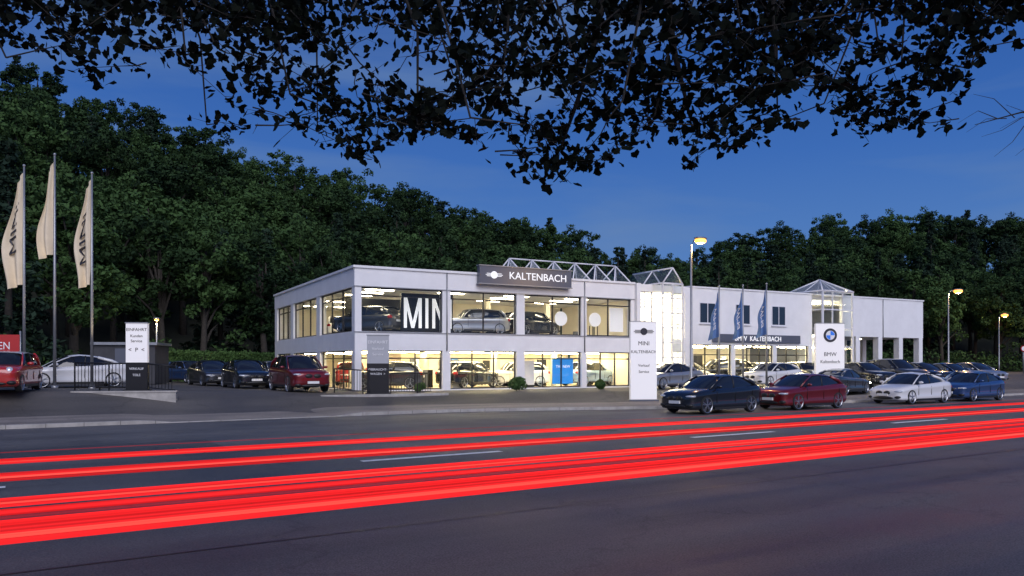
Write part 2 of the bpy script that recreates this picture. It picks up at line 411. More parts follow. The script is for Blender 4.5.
    for s_ in (1,-1):
        P.tube([(xb1-.06,s_*wbt*.97,zb-.02),(lerp(xb1,xt1,.5)-.05,s_*(lerp(wbt,wt,.5)*.98+.02),lerp(zb,zr,.5)),(xt1-.1,s_*wt*1.0,zr-.03)], .03, 6, 0)
        P.tube([(xb2+.14,s_*wbt*.92,zb+.02),(lerp(xb2,xt2,.5)+.06,s_*(lerp(wbt,wt,.5)*.94+.02),lerp(zb,zr,.5)),(xt2+.12,s_*wt*.96,zr-.03-drop)], .07, 6, 0)
        xm = (xb1+xb2)/2 + .1
        P.tube([(xm,s_*wbt*1.0,zb-.02),(xm-.05,s_*(lerp(wbt,wt,.5)+.032),lerp(zb,zr,.5)),(xm-.08,s_*wt*1.0,zr-.03)], .028, 6, 4)
        P.ellip((xb1-.38, s_*(wbt+.18), zb+.08), (.07,.12,.065), 0, 10, 6)
        P.box(xb1-.42, xb1-.37, s_*(wbt-.02), s_*(wbt+.1), zb+.02, zb+.05, 4)
        hw = S['st'][6][1]
        for xd in (xm+.02, xb1-.35, xb2+.6):
            P.box(xd-.005, xd+.005, s_*(hw-.04), s_*(hw-.008), .42, zb-.1, 4)
        P.box(-wb+wr+.06, wb-wr-.06, s_*(hw-.08), s_*(hw-.002), S['st'][6][2]-.0, S['st'][6][2]+.1, 4)
        for sx_ in (1,-1):
            cx, cy = sx_*wb, s_*(hw-.115)
            prof = [(-.1,wr-.06),(-.1,wr-.02),(-.06,wr),(.06,wr),(.1,wr-.02),(.105,wr-.055),(.09,wr-.07),(.05,wr-.08)]
            vs = []; ns = 24
            for (w_, r_) in prof:
                for k in range(ns):
                    a = 2*math.pi*k/ns; vs.append((cx+r_*math.cos(a), cy+s_*w_, wr+r_*math.sin(a)))
            P.add(vs, [(j*ns+k, j*ns+(k+1)%ns, (j+1)*ns+(k+1)%ns, (j+1)*ns+k) for j in range(len(prof)-1) for k in range(ns)], 2, True)
            P.tube([(cx,cy-s_*.08,wr),(cx,cy+s_*.03,wr)], wr-.07, 20, 4)
            for k in range(5):
                a = 2*math.pi*k/5+.3
                ca, sa = math.cos(a), math.sin(a)
                for da in (-.16,.16):
                    P.tube([(cx+.03*ca,cy+s_*.085,wr+.03*sa),(cx+(wr-.06)*math.cos(a+da),cy+s_*.075,wr+(wr-.06)*math.sin(a+da))], .018, 4, 3)
            P.tube([(cx,cy+s_*.05,wr),(cx,cy+s_*.1,wr)], .05, 10, 3)
            vs = []
            for (w_, r_) in ((.05,wr-.08),(.098,wr-.07),(.1,wr-.055)):
                for k in range(ns):
                    a = 2*math.pi*k/ns; vs.append((cx+r_*math.cos(a), cy+s_*(w_+.004), wr+r_*math.sin(a)))
            P.add(vs, [(j*ns+k, j*ns+(k+1)%ns, (j+1)*ns+(k+1)%ns, (j+1)*ns+k) for j in range(2) for k in range(ns)], 3, True)
    F = S['st'][0][0]; Bk = S['st'][-1][0]; zf = S['st'][1][3]; zbk = S['st'][-2][3]
    lx = S['st'][2][0]
    for s_ in (1,-1):
        if kind == 'mini': P.ellip((lx-.03, s_*.57, zf-.03), (.13,.14,.14), 5, 14, 8)
        else: P.ellip((lx-.02, s_*.63, zf-.045), (.18,.22,.055), 5, 14, 8)
        P.ellip((Bk+.15, s_*.66, zbk-.12), (.15,.17,.07 if kind!='mini' else .13), 6, 12, 8)
        P.ellip((lx+.04, s_*.64, .34), (.13,.16,.08), 4, 10, 6)
    for s_ in ((.19,-.19) if kind in ('sedan','hatch','suv') else (0,)):
        P.ellip((F-.02, s_, zf-.12), (.06, .175 if s_ else .34, .10), 4, 14, 8)
    P.ellip((F-.05, 0, .31), (.10,.55,.075), 4, 14, 8)
    P.box(F-.05, F+.05, -.26, .26, .40, .51, 7)
    P.box(Bk-.02, Bk+.06, -.26, .26, .6, .71, 7)
    P.box(Bk-.012, Bk+.2, -.5, .5, .30, .40, 4)
    car_cache[kind] = P
    return P
def car(name, kind, paint, X, Y, rz, z=None, on=False, roof=None, parent=None):
    P = car_parts(kind); key = (kind, paint, on, roof)
    if key not in car_cache:
        mats = list(CMATS); mats[0] = paints[paint]; mats[9] = paints[roof or paint]
        if on: mats[5] = CM_on
        car_cache[key] = P.mesh('car_mesh', mats)
    if z is None: z = site(X, Y) + .008
    return mkobj(name, car_cache[key], parent, (X, Y, z), rz)
PI = math.pi
car('parked_car','hatch','black',23.35,21.5,PI+.06)
car('parked_car','hatch','red',28.6,21.3,PI)
car('parked_car','sedan','white',37.0,21.3,PI)
car('parked_car','hatch','blue',42.3,21.2,PI)
car('parked_car','sedan','lblue',47.6,24.0,PI)
# forecourt
car('parked_car','sedan','silver',31.5,32.3,PI+.1)
car('parked_car','hatch','white',39.6,31.6,PI+.05)
car('parked_car','sedan','grey',40.9,27.7,.2,on=True)
for i,(X,Y,k,p) in enumerate([(46,29.6,'hatch','black'),(49,29.4,'suv','grey'),(52,29.2,'hatch','black'),(55,29,'sedan','blue'),(58.5,29,'hatch','silver'),(46.5,34.5,'mini','grey')]):
    car('parked_car',k,p,X,Y,-PI/2-.25)
# side lot
car('parked_car','suv','red',11.6,36.4,-PI/2-.02)
car('parked_car','hatch','black',10.6,42.0,-PI/2)
car('parked_car','sedan','grey',10.0,47.4,-PI/2+.05)
car('parked_car','hatch','silver',12.7,43.6,-PI/2)
car('parked_car','mini','blue',10.3,55.5,-PI/2+.3)
car('parked_car','hatch','grey',13.2,49.5,-PI/2)
car('parked_car','sedan','white',2.6,40.0,PI+.1)
car('parked_car','mini','bred',.0,34.3,-PI/2-.25,roof='white')
car('parked_car','mini','grey',-3.2,36.5,-PI/2-.5)

# ------------------------------------------------------------ dealership building
ang = math.radians(-4.5)
bld = empty('car_dealership_building', (14.65, 37.0, 0), ang)
Z0, ZL, ZM, ZU, ZT = .5, 2.6, 3.55, 5.8, 6.85
E1 = 17.4; DEP = 19.0
w = MB()
w.box(-.02, E1, -.02, DEP, ZU, ZT-.12, 0); w.box(-.10, E1, -.10, DEP+.08, ZT-.12, ZT, 0)
w.box(0, E1, 0, DEP, ZL, ZM, 0)
w.box(0, E1, 0, DEP, -.1, Z0+.06, 0)
bays = [(.35,4.77),(5.23,9.25),(9.76,13.56),(13.93,17.15)]
lbays = [(.5,6.7),(7.5,13.3),(14.1,18.3)]
def piers(bs, end):
    e = []; p = 0
    for a, c in bs: e.append((p, a)); p = c
    e.append((p, end)); return e
for z0, z1 in ((Z0+.06, ZL), (ZM, ZU)):
    for i, (a, c) in enumerate(piers(bays, E1)): w.box(a, c, 0, .38, z0, z1, 0)
    for i, (a, c) in enumerate(piers(lbays, DEP)):
        w.box(0, .38, max(a, .38), c, z0, z1, 0)
w.box(.38, E1, DEP-.3, DEP, Z0+.06, ZL, 0); w.box(.38, E1, DEP-.3, DEP, ZM, ZU, 0)
w.box(-.05, E1, -.05, -.003, ZM-.05, ZM-.01, 1); w.box(-.06, E1, -.05, -.022, ZU-.0, ZU+.035, 1)
for x in (5.0, 13.75): w.tube([(x,-.06,ZL),(x,-.06,ZT-.15)], .035, 8, 1)
w.obj('showroom_walls', [M_wall, M_steel], bld)
g = MB(); fr = MB()
def glaze_front(a, c, z0, z1, y, n, hz=(), fm=0):
    g.add([(a,y,z0),(c,y,z0),(c,y,z1),(a,y,z1)], [(0,1,2,3)])
    for k in range(n+1):
        x = lerp(a+.03, c-.03, k/n); fr.box(x-.03, x+.03, y-.04, y+.04, z0, z1, fm)
    for z in (z0+.03, z1-.03) + tuple(hz): fr.box(a+.06, c-.06, y-.035, y+.035, z-.03, z+.03, fm)
def glaze_left(a, c, z0, z1, x, n, hz=()):
    g.add([(x,c,z0),(x,a,z0),(x,a,z1),(x,c,z1)], [(0,1,2,3)])
    for k in range(n+1):
        y = lerp(a+.03, c-.03, k/n); fr.box(x-.04, x+.04, y-.03, y+.03, z0, z1, 0)
    for z in (z0+.03, z1-.03) + tuple(hz): fr.box(x-.035, x+.035, a+.06, c-.06, z-.03, z+.03, 0)
for i, (a, c) in enumerate(bays):
    glaze_front(a, c, ZM, ZU, .16, 2, (ZU-.42,)) if i else glaze_front(a, c, ZM, ZU, .16, 1, (ZU-.42,))
    glaze_front(a, c, Z0+.06, ZL, .2, 3, (ZL-.4,))
for a, c in lbays:
    glaze_left(a, c, ZM, ZU, .16, 3, (ZU-.42,)); glaze_left(a, c, Z0+.06, ZL, .2, 3, (ZL-.4,))
it = MB()
it.box(.4, E1, .4, DEP-.35, Z0+.062, Z0+.07, 1); it.box(.4, E1, .4, DEP-.35, ZM+.003, ZM+.012, 1)
for z0, z1, mb in ((Z0+.07, ZL-.003, 7.0), (ZM+.012, ZU-.003, 8.0)):
    it.box(5.2, 17.1, mb, mb+.15, z0, z1, 0)
    it.box(5.05, 5.2, mb, 16, z0, z1, 0)
    it.box(E1-.15, E1-.003, .42, mb, z0, z1, 0)
    it.box(1., 16, DEP-.6, DEP-.36, z0, z1, 0)
for x in (5.0, 9.5, 13.7):
    it.box(x-.15, x+.15, 3.2, 3.5, Z0+.07, ZL-.003, 0); it.box(x-.15, x+.15, 4.0, 4.3, ZM+.012, ZU-.003, 0)
for k in range(30):
    x = R.uniform(.9, 16.4); y = R.uniform(1.2, 6.2); h = R.choice((.4,.75,1.0,1.6)); s_ = R.uniform(.12,.4)
    fl = R.random() < .6
    zz = Z0+.071 if fl else ZM+.013
    if h == .75:   # table: top and legs
        it.box(x-s_, x+s_, y-.3, y+.3, zz+.70, zz+.74, 5)
        for a_ in (-1,1):
            for b_ in (-1,1): it.box(x+a_*(s_-.04)-.02, x+a_*(s_-.04)+.02, y+b_*.25-.02, y+b_*.25+.02, zz, zz+.70, 2)
    else: it.box(x-s_, x+s_, y-.2, y+.2, zz, zz+h, R.choice((2,2,0,3)))
for k in range(9):
    x = 5.6+k*1.25; it.box(x, x+R.uniform(.5,1), 6.94, 6.98, Z0+.7, Z0+R.uniform(1.3,1.8), R.choice((2,3,4,5)))
    it.box(x, x+R.uniform(.5,1), 7.94, 7.98, ZM+.5, ZM+R.uniform(1.2,1.7), R.choice((2,3,2,5)))
it.box(.9, 4.6, 4.6, 4.75, ZM+.012, ZU-.2, 2)
it.box(2.9, 5.9, 1.2, 1.3, ZM+.012, ZU-.12, 2)
it.obj('interior', [M_wallin, M_tile, M_black, M_sign, M_blue, M_wframe], bld)
# big wall lettering M I N I
q = MB(); zl0, zl1 = ZM+.28, ZM+1.92; yy = 1.19; sw = .17
def stroke(x0, x1, xt0, xt1, dy=0.): q.add([(x0,yy-dy,zl0),(x1,yy-dy,zl0),(xt1,yy-dy,zl1),(xt0,yy-dy,zl1),(x0,yy+.008,zl0),(x1,yy+.008,zl0),(xt1,yy+.008,zl1),(xt0,yy+.008,zl1)], [(0,1,2,3),(0,3,7,4),(1,5,6,2),(3,2,6,7),(0,4,5,1)])
x = 3.05
stroke(x,x+sw,x,x+sw); stroke(x+.42,x+.42+sw,x+.01,x+.01+sw,.004); stroke(x+.42,x+.42+sw,x+.83,x+.83+sw,.008); stroke(x+.84,x+.84+sw,x+.84,x+.84+sw,.012)
x = 4.28; stroke(x,x+sw,x,x+sw)
x = 4.68; stroke(x,x+sw,x,x+sw); stroke(x+.6,x+.6+sw,x,x+sw,.004); stroke(x+.6,x+.6+sw,x+.6,x+.6+sw,.008)
x = 5.65; stroke(x,x+sw,x,x+sw)
q.obj('interior_letters', [M_letter], bld)
lt = MB()
for y in (1.3, 3.0, 4.9, 10, 14.5):
    for k in range(8):
        x = 1.0 + k*2.05
        if y > 6 and x > 4.6: continue
        lt.box(x, x+1.5, y-.1, y+.1, ZL-.04, ZL-.005, 0)
        if k % 2 == 0 or y > 6: lt.box(x, x+1.5, y-.1, y+.1, ZU-.04, ZU-.005, 1)
lt.obj('ceiling_lights', [M_ceil, M_ceil2], bld)
dm = MB()
dm.tube([(12.55,.62,4.55),(12.55,.68,4.55)], .42, 28, 0); dm.tube([(14.95,.62,4.55),(14.95,.68,4.55)], .42, 28, 0)
dm.box(11.9, 13.3, .5, .56, Z0+.25, ZL-.35, 1); dm.box(10.1, 10.9, .9, .96, Z0+.2, ZL-.5, 2)
dm.box(16.0, 17.0, .6, .66, ZM+.3, ZU-.5, 0)
dm.obj('window_displays', [M_signw, M_blue, M_wframe], bld)
text('poster_text', 'THE NEW', .22, M_letter, bld, (12.6, .49, 1.75), (PI/2,0,0), .004)
sg = MB()
sg.box(6.75, 12.6, -.42, -.11, 6.26, 7.2, 0); sg.box(6.70, 12.65, -.46, -.09, 7.2, 7.25, 1); sg.box(6.70, 12.65, -.46, -.09, 6.21, 6.26, 1)
for x in (7.2, 9.6, 12.1): sg.tube([(x,-.1,6.9),(x,.5,6.9)], .03, 6, 1)
sg.obj('roof_sign', [M_sign, M_steel], bld)
text('roof_sign_letters', 'KALTENBACH', .56, M_letter, bld, (10.4, -.43, 6.73), (PI/2,0,0), .01, 1.05)
ck = MB(); ck.tube([(7.62,-.44,6.73),(7.62,-.42,6.73)], .2, 20, 0)
for s_ in (1,-1):
    for dz in (-.07,0,.07): ck.box(7.62+s_*.17, 7.62+s_*(.52-abs(dz)), -.45, -.43, 6.73+dz-.015, 6.73+dz+.015, 0)
ck.obj('winged_badge', [M_letter], bld)
sk = MB(); skg = MB()
for i in range(6):
    x0 = 9.6 + i*1.55; x1 = x0+1.55; y0, y1 = 2.0, 3.9; ap = ((x0+x1)/2, 2.95, 8.2)
    cs = [(x0,y0,6.86),(x1,y0,6.86),(x1,y1,6.86),(x0,y1,6.86)]
    for k in range(4):
        skg.add([cs[k], cs[(k+1)%4], ap], [(0,1,2)]); sk.tube([cs[k], ap], .045, 6, 0); sk.tube([cs[k], cs[(k+1)%4]], .045, 6, 0)
    if i: sk.tube([((x0+x1)/2-1.55, 2.95, 8.2), ap], .04, 6, 0)
sk.box(9.4, 19.1, 1.9, 4.1, 6.7, 6.84, 0)
sk.obj('skylight_frame', [M_wframe], bld); skg.obj('skylight_glass', [M_glass], bld)

T0, T1 = E1+.002, 21.7
w = MB()
w.box(T0, T0+.3, -.25, 6, -.1, 6.8, 0); w.box(T1-.35, T1, -.02, 6, -.1, 6.75, 0)
w.box(T0+.3, T1-.35, -.02, 6, 6.35, 6.78, 0); w.box(T0+.3, T1-.35, 5.8, 6, -.1, 6.35, 1)
w.box(T0+.3, T1-.35, .3, 5.8, Z0-.3, Z0+.02, 0); w.box(T0+.3, T1-.35, 3.2, 5.8, 3.0, 3.3, 1)
w.box(T0+.3, 18.8, -.02, .2, 2.7, 3.4, 0); w.box(20.35, T1-.35, -.02, .2, 2.7, 3.4, 0)
w.box(T0+.6, T1-.6, 1.5, 4, 6.3, 6.345, 2); w.box(T0+.6, T1-.6, 3.6, 5, 2.94, 2.995, 2)
w.obj('link_tower_walls', [M_wall, M_wallin, M_ceil2], bld)
for z0, z1, hz in ((Z0, 2.7, (1.9,)), (3.4, 6.35, (4.4, 5.4))):
    glaze_front(T0+.3, 18.8, z0, z1, .1, 2, hz, 1); glaze_front(20.35, T1-.35, z0, z1, .1, 2, hz, 1)
glaze_front(18.8, 20.35, Z0, 6.8, -.95, 2, (1.4,2.3,3.2,4.1,5.0,5.9), 1)
for xx in (18.8, 20.35):
    g.add([(xx,-.95,Z0),(xx,.1,Z0),(xx,.1,6.8),(xx,-.95,6.8)], [(0,1,2,3)])
    for z in (1.4,2.3,3.2,4.1,5.0,5.9,6.78): fr.box(xx-.03, xx+.03, -.9, .08, z-.03, z+.03, 1)
    fr.box(xx-.04, xx+.04, -.99, -.91, Z0, 6.8, 1); fr.box(xx-.04, xx+.04, .06, .14, Z0, 6.8, 1)
ap0, ap1 = (19.575, -.95, 7.75), (19.575, 3.0, 7.75)
for a_, b_ in (((18.8,-.95,6.8), ap0), ((20.35,-.95,6.8), ap0), (ap0, ap1), ((18.8,-.95,6.8),(18.8,3,6.8)), ((20.35,-.95,6.8),(20.35,3,6.8)), ((18.8,-.95,6.8),(20.35,-.95,6.8)),
               ((18.8,1,6.8),(19.575,1,7.75)), ((20.35,1,6.8),(19.575,1,7.75))):
    fr.tube([a_, b_], .05, 6, 1)
g.add([(18.8,-.95,6.8),(20.35,-.95,6.8),ap0,ap1,(18.8,3,6.8),(20.35,3,6.8)], [(0,1,2),(0,2,3,4),(1,5,3,2)])

B0, B1 = T1+.002, 45.3
w = MB()
TW0, TW1 = 32.9, 36.1
w.box(B0, TW0, 0, .3, 3.15, ZT-.1, 0)
w.box(B0-.0, B1+.06, -.06, 14, ZT-.1, ZT, 0)
w.box(B0, B1, .3, 14, ZT-.4, ZT-.1, 0)
w.box(TW1, B1, 0, .3, 3.9, ZT-.1, 0)
w.box(B1-.3, B1, .3, 14, 3.9, ZT-.4, 0)
w.box(TW1, B1-.3, .3, 14, 3.9, 4.1, 0)
w.box(B0, TW0, .3, 9, 3.15, 3.35, 0)
w.box(B0, TW1, 9, 9.2, 0, 3.15, 1); w.box(B0, B0+.2, .3, 9, 0, 3.15, 1)
w.box(B0, TW1, 0, 9, -.1, Z0+.02, 0)
for x in (B0, 25.3, 29.1, TW0-.35): w.box(x, x+.35, -.0, .3, Z0+.02, 3.15, 0)
for x in (37.5, 40.0, 42.4, 44.8): w.box(x, x+.45, 0, .45, 0, 3.9, 0); w.box(x, x+.45, 5, 5.45, 0, 3.9, 0)
w.box(TW1, B1, 10, 10.2, 0, 3.9, 2); w.box(TW1, TW1+.2, .3, 10, 0, 3.9, 2)
w.box(TW1+.2, 40, 7, 7.2, 0, 3.9, 0)
for x in (40.5,): w.tube([(x,-.04,3.9),(x,-.04,ZT-.1)], .03, 8, 3)
w.obj('wing_walls', [M_wall, M_wallin, M_sign, M_steel], bld)
for a, c in ((B0+.35,25.3),(25.65,29.1),(29.45,TW0-.35)): glaze_front(a, c, Z0+.02, 3.15, .15, 3, (2.5,))
it = MB()
for k in range(14):
    x = R.uniform(B0+.8, TW0-.8); y = R.uniform(1, 8); s_ = R.uniform(.15,.5)
    it.box(x-s_, x+s_, y-.2, y+.2, Z0+.022, Z0+R.choice((.5,.8,1.5,2)), R.choice((0,1,2,3)))
for y in (1.2, 3.4, 6):
    for k in range(5): it.box(B0+.8+k*2.1, B0+2.3+k*2.1, y-.12, y+.12, 3.1, 3.145, 4)
it.box(33.2, 35.9, 2, 3.2, 3.1, 3.145, 5); it.box(33.2, 35.9, 2, 2.3, 6.35, 6.4, 5)
it.box(TW1+1.5, TW1+2.2, 3, 3.2, 3.85, 3.895, 5); it.box(41.5, 42, 3, 3.2, 3.85, 3.895, 5)
it.obj('wing_interior', [M_black, M_wframe, M_blue, M_sign, M_ceil, M_ceil2], bld)
wn = MB()
for a, c in ((22.6,23.85),(25.7,26.9),(29.0,30.2)):
    wn.box(a-.06, c+.06, -.03, .03, 4.5, 5.85, 0); wn.box(a, c, -.036, .0, 4.56, 5.79, 1)
    wn.box((a+c)/2-.03, (a+c)/2+.03, -.045, 0, 4.56, 5.79, 0); wn.box(a-.1, c+.1, -.1, .0, 4.44, 4.5, 0)
wn.obj('upper_windows', [M_wframe, M_dkglass], bld)
sg = MB(); sg.box(23.6, 31.6, -.12, -.002, 3.3, 3.85, 0); sg.obj('fascia_sign', [M_sign], bld)
text('fascia_letters', 'BMW  KALTENBACH', .46, M_letter, bld, (27.6, -.13, 3.57), (PI/2,0,0), .01, 1)
w = MB(); ty = -.9
for x in (TW0, TW1-.12):
    w.box(x, x+.12, ty, ty+.12, .3, 7.0, 0)
for z in (Z0+.6, 1.9, 3.1, 4.4, 5.7, 6.95): w.box(TW0+.12, TW1-.12, ty+.02, ty+.1, z-.04, z+.04, 0)
for x in (33.95, 35.0): w.box(x-.035, x+.035, ty+.015, ty+.11, .3, 6.9, 0)
for x in (TW0+.01, TW1-.11):
    for z in (Z0+.6, 1.9, 3.1, 4.4, 5.7, 6.95): w.box(x, x+.1, ty+.12, 0, z-.04, z+.04, 0)
ap = ((TW0+TW1)/2, .7, 7.95); cs = [(TW0,ty,7.0),(TW1,ty,7.0),(TW1,2.3,7.0),(TW0,2.3,7.0)]
for k in range(4):
    w.tube([cs[k], ap], .05, 6, 0); w.tube([cs[k], cs[(k+1)%4]], .05, 6, 0); g.add([cs[k], cs[(k+1)%4], ap], [(0,1,2)])
    mdp = [(cs[k][i]+cs[(k+1)%4][i])/2 for i in range(3)]; w.tube([mdp, ap], .03, 6, 0)
w.obj('entrance_tower_frame', [M_wframe], bld)
g.add([(TW0,ty+.06,.4),(TW1,ty+.06,.4),(TW1,ty+.06,7),(TW0,ty+.06,7)], [(0,1,2,3)])
for x in (TW0+.06, TW1-.06): g.add([(x,ty+.1,.4),(x,2.3,.4),(x,2.3,7),(x,ty+.1,7)], [(0,1,2,3)])
g.obj('glazing', [M_glass], bld); fr.obj('window_frames', [M_frame, M_wframe], bld)
w = MB(); w.box(26, 27.6, 6, 7.5, 6.86, 7.4, 0); w.tube([(24,5,6.85),(24,5,7.5)], .12, 10, 0); w.box(39, 40.2, 5, 6, 6.86, 7.25, 0)
w.obj('roof_vents', [M_steel], bld)
for L, M, fl, k, p, a in ((2.6,2.4,0,'mini','grey',2.7),(7.3,2.2,0,'mini','black',.4),(11.0,3.2,0,'mini','white',2.9),(15.6,2.4,0,'mini','lblue',.3),(3.0,10.5,0,'mini','bred',1.2),
                          (1.7,2.9,1,'mini','grey',2.2),(7.6,2.0,1,'mini','silver',3.0),(11.6,2.6,1,'mini','black',.3),(3,13,1,'mini','white',1.3),
                          (24,3,0,'sedan','white',.3),(27.4,3.2,0,'suv','black',2.8),(31,3,0,'hatch','silver',.3)):
    car('display_car', k, p, L, M, a, z=(Z0+.075 if not fl else ZM+.014), parent=bld)

# ------------------------------------------------------------ signs
def pylon(name, X, Y, wd, top, mats, split=None, rz=-.35, th=.22, letters=()):
    z = site(X, Y); e = empty(name, (X, Y, z), rz); q = MB(); H = top - z
    q.box(-wd/2-.08, wd/2+.08, -th/2-.06, th/2+.06, -.1, .08, 1)
    if split:
        q.box(-wd/2, wd/2, -th/2, th/2, .08, H*split, 1); q.box(-wd/2+.004, wd/2-.004, -th/2+.004, th/2-.004, H*split, H-.04, 0)
    else: q.box(-wd/2, wd/2, -th/2, th/2, .08, H-.04, 0)
    q.box(-wd/2-.02, wd/2+.02, -th/2-.02, th/2+.02, H-.04, H, 2)
    q.obj('panel', mats + [M_steel], e)
    for (s, size, x, zz, m, sxx) in letters: text('lettering', s, size, m, e, (x, -th/2-.008, zz), (PI/2,0,0), .004, sxx)
    return e, H
M_panel = pmat('sign_panel_grey', (.40,.41,.43), .5)
pylon('direction_sign', 4.4, 34.1, .82, 3.55, [M_signw, M_black], .42, -.45, letters=[('EINFAHRT',.17,0,2.45,M_dktext,1),('Kunden',.15,0,2.2,M_dktext,1),('Service',.15,0,2.0,M_dktext,1),('<  P  <',.22,0,1.65,M_dktext,1),('VERKAUF',.13,0,.9,M_wtext,1),('TEILE',.13,0,.65,M_wtext,1)])
pylon('entrance_sign', 14.35, 33.4, 1.0, 3.25, [M_panel, M_black], .52, -.45, letters=[('EINFAHRT',.2,0,2.4,M_wtext,1),('Verkauf',.17,0,2.1,M_wtext,1),('Service',.17,0,1.85,M_wtext,1),('GEBRAUCHT-',.14,0,1.15,M_wtext,1),('WAGEN  >',.14,0,.95,M_wtext,1)])
e, H = pylon('pylon_sign', 25.6, 27.9, 1.3, 3.95, [M_signw, M_sign], None, -.42, letters=[('MINI',.28,0,2.75,M_dktext,1),('KALTENBACH',.2,0,2.35,M_dktext,1),('Verkauf',.18,0,1.7,M_dktext,1),('Service',.18,0,1.4,M_dktext,1)])
q = MB(); q.tube([(0,-.135,H-.5),(0,-.115,H-.5)], .17, 22, 0)
for s_ in (1,-1):
    for dz in (-.06,0,.06): q.box(s_*.15, s_*(.5-abs(dz)), -.135, -.115, H-.5+dz-.014, H-.5+dz+.014, 0)
q.obj('winged_badge', [M_dktext], e)
e, H = pylon('pylon_sign', 42.2, 29.4, 1.8, 4.4, [M_signw, M_sign], None, -.5, letters=[('BMW',.34,0,2.0,M_dktext,1),('Kaltenbach',.28,0,1.55,M_dktext,1)])
q = MB(); q.tube([(0,-.135,H-.75),(0,-.115,H-.75)], .42, 28, 0); q.tube([(0,-.145,H-.75),(0,-.13,H-.75)], .28, 28, 1)
for a0 in (0, PI):
    q.add([(0,-.149,H-.75)] + [(.26*math.cos(a0+k*PI/16), -.149, H-.75+.26*math.sin(a0+k*PI/16)) for k in range(9)], [(0,k+1,k+2) for k in range(8)], 2)
q.obj('round_badge', [M_dktext, M_wtext, M_bblue], e)

# ------------------------------------------------------------ flags
def banner(name, X, Y, top, fw, fl, mat, lett, seed, dirx=-1, sag=.35, taper=.55):
    r = random.Random(seed); z = site(X, Y); e = empty(name, (X, Y, z)); H = top - z
    q = MB(); q.tube([(0,0,-.05),(0,0,.12)], .14, 12, 0); q.tube([(0,0,0),(0,0,H*.5),(0,0,H)], [.065,.055,.035], 10, 0); q.ellip((0,0,H+.04), (.06,.06,.06), 0)
    q.obj('pole', [M_steel], e)
    ph = r.uniform(0,6); nu, nv = 20, 40
    def S(u, v):
        wd = fw*lerp(taper*.6, 1, sm(v*1.5+.05))          # hangs gathered at the top, opens lower down
        wd *= 1 - .15*math.sin(v*7+ph)
        fold = (.04+.09*v)*math.sin(u*9+ph+v*2.2) + .03*math.sin(v*11+u*3)
        ax = dirx*(.05+u*wd)
        zz = H-.2-v*fl - sag*u*(1.1-v*.8) - .12*u*u
        return Vector((ax*VY + fold*VX, -ax*VX + fold*VY, zz))
    f = MB()
    for j in range(nv+1):
        for i in range(nu+1): f.v.append(tuple(S(i/nu, j/nv)))
    for j in range(nv):
        for i in range(nu):
            k = j*(nu+1)+i; f.f.append((k,k+1,k+nu+2,k+nu+1)); f.m.append(0); f.sm.append(True)
    f.obj('flag_cloth', [mat], e)
    if lett:
        me = textmesh('flag_letters', lett[0], 1.0, lett[1], 0)
        xs_ = [v.co.x for v in me.vertices]; ys_ = [v.co.y for v in me.vertices]
        x0, x1, y0, y1 = min(xs_), max(xs_), min(ys_), max(ys_)
        for v in me.vertices:
            a = (v.co.x-x0)/(x1-x0); b_ = (v.co.y-y0)/(y1-y0)
            u = .28+.45*(b_ if dirx<0 else 1-b_)
            p = S(u, lerp(lett[2], lett[3], 1-a))
            v.co = p + Vector((-VX,-VY,0))*.03
        mkobj('flag_letters', me, e)
banner('flagpole', .66, 38.9, 10.25, .74, 4.8, M_cream, ('MINI', M_dktext, .25, .7), 1)
banner('flagpole', 1.75, 38.3, 10.75, .58, 4.0, M_cream, None, 2)
banner('flagpole', 3.07, 37.4, 9.95, .62, 4.5, M_cream, ('MINI', M_dktext, .3, .78), 3, sag=.3)
for i, (X, Y, t_) in enumerate([(34.5,31.2,6.35),(35.7,30.5,6.4),(36.9,29.8,6.5)]):
    banner('flagpole', X, Y, t_, .5, 2.7, M_flagb, ('BMW', M_wtext, .3, .8), 10+i, taper=.3)

# ------------------------------------------------------------ street lamps
def lamp(X, Y, H, armlen=.9, energy=300, k=1.):
    z = site(X, Y); e = empty('street_lamp', (X, Y, z)); q = MB(); h = H - z
    q.tube([(0,0,-.1),(0,0,1.1),(0,0,1.15),(0,0,h-.25),(.12*VY,-.12*VX,h-.03),(.4*VY,-.4*VX,h+.03),(armlen*VY,-armlen*VX,h+.02)], [.09,.09,.07,.045,.04,.035,.03], 10, 0)
    q.obj('pole', [M_steel], e)
    q = MB(); c = (armlen*VY, -armlen*VX, h+.03)
    q.ellip((c[0],c[1],c[2]+.07), (.38*k,.26*k,.07), 0); q.obj('lamp_head', [M_steel], e)
    q = MB(); q.ellip((c[0],c[1],c[2]-.06), (.33*k,.25*k,.16*k), 0); q.obj('lamp_glass', [M_lamp], e)
    l = D.lights.new('street_light', 'POINT'); l.energy = energy; l.color = (1,.6,.22); l.shadow_soft_size = .12
    lo = D.objects.new('bulb', l); col.objects.link(lo); lo.parent = e; lo.location = (c[0], c[1], c[2]-.4)
lamp(27.9, 27.0, 7.9, .45, 420); lamp(65.9, 34.7, 8.0, .8, 700, 1.3); lamp(103.7, 48.4, 8.0, .7, 700, 1.5)
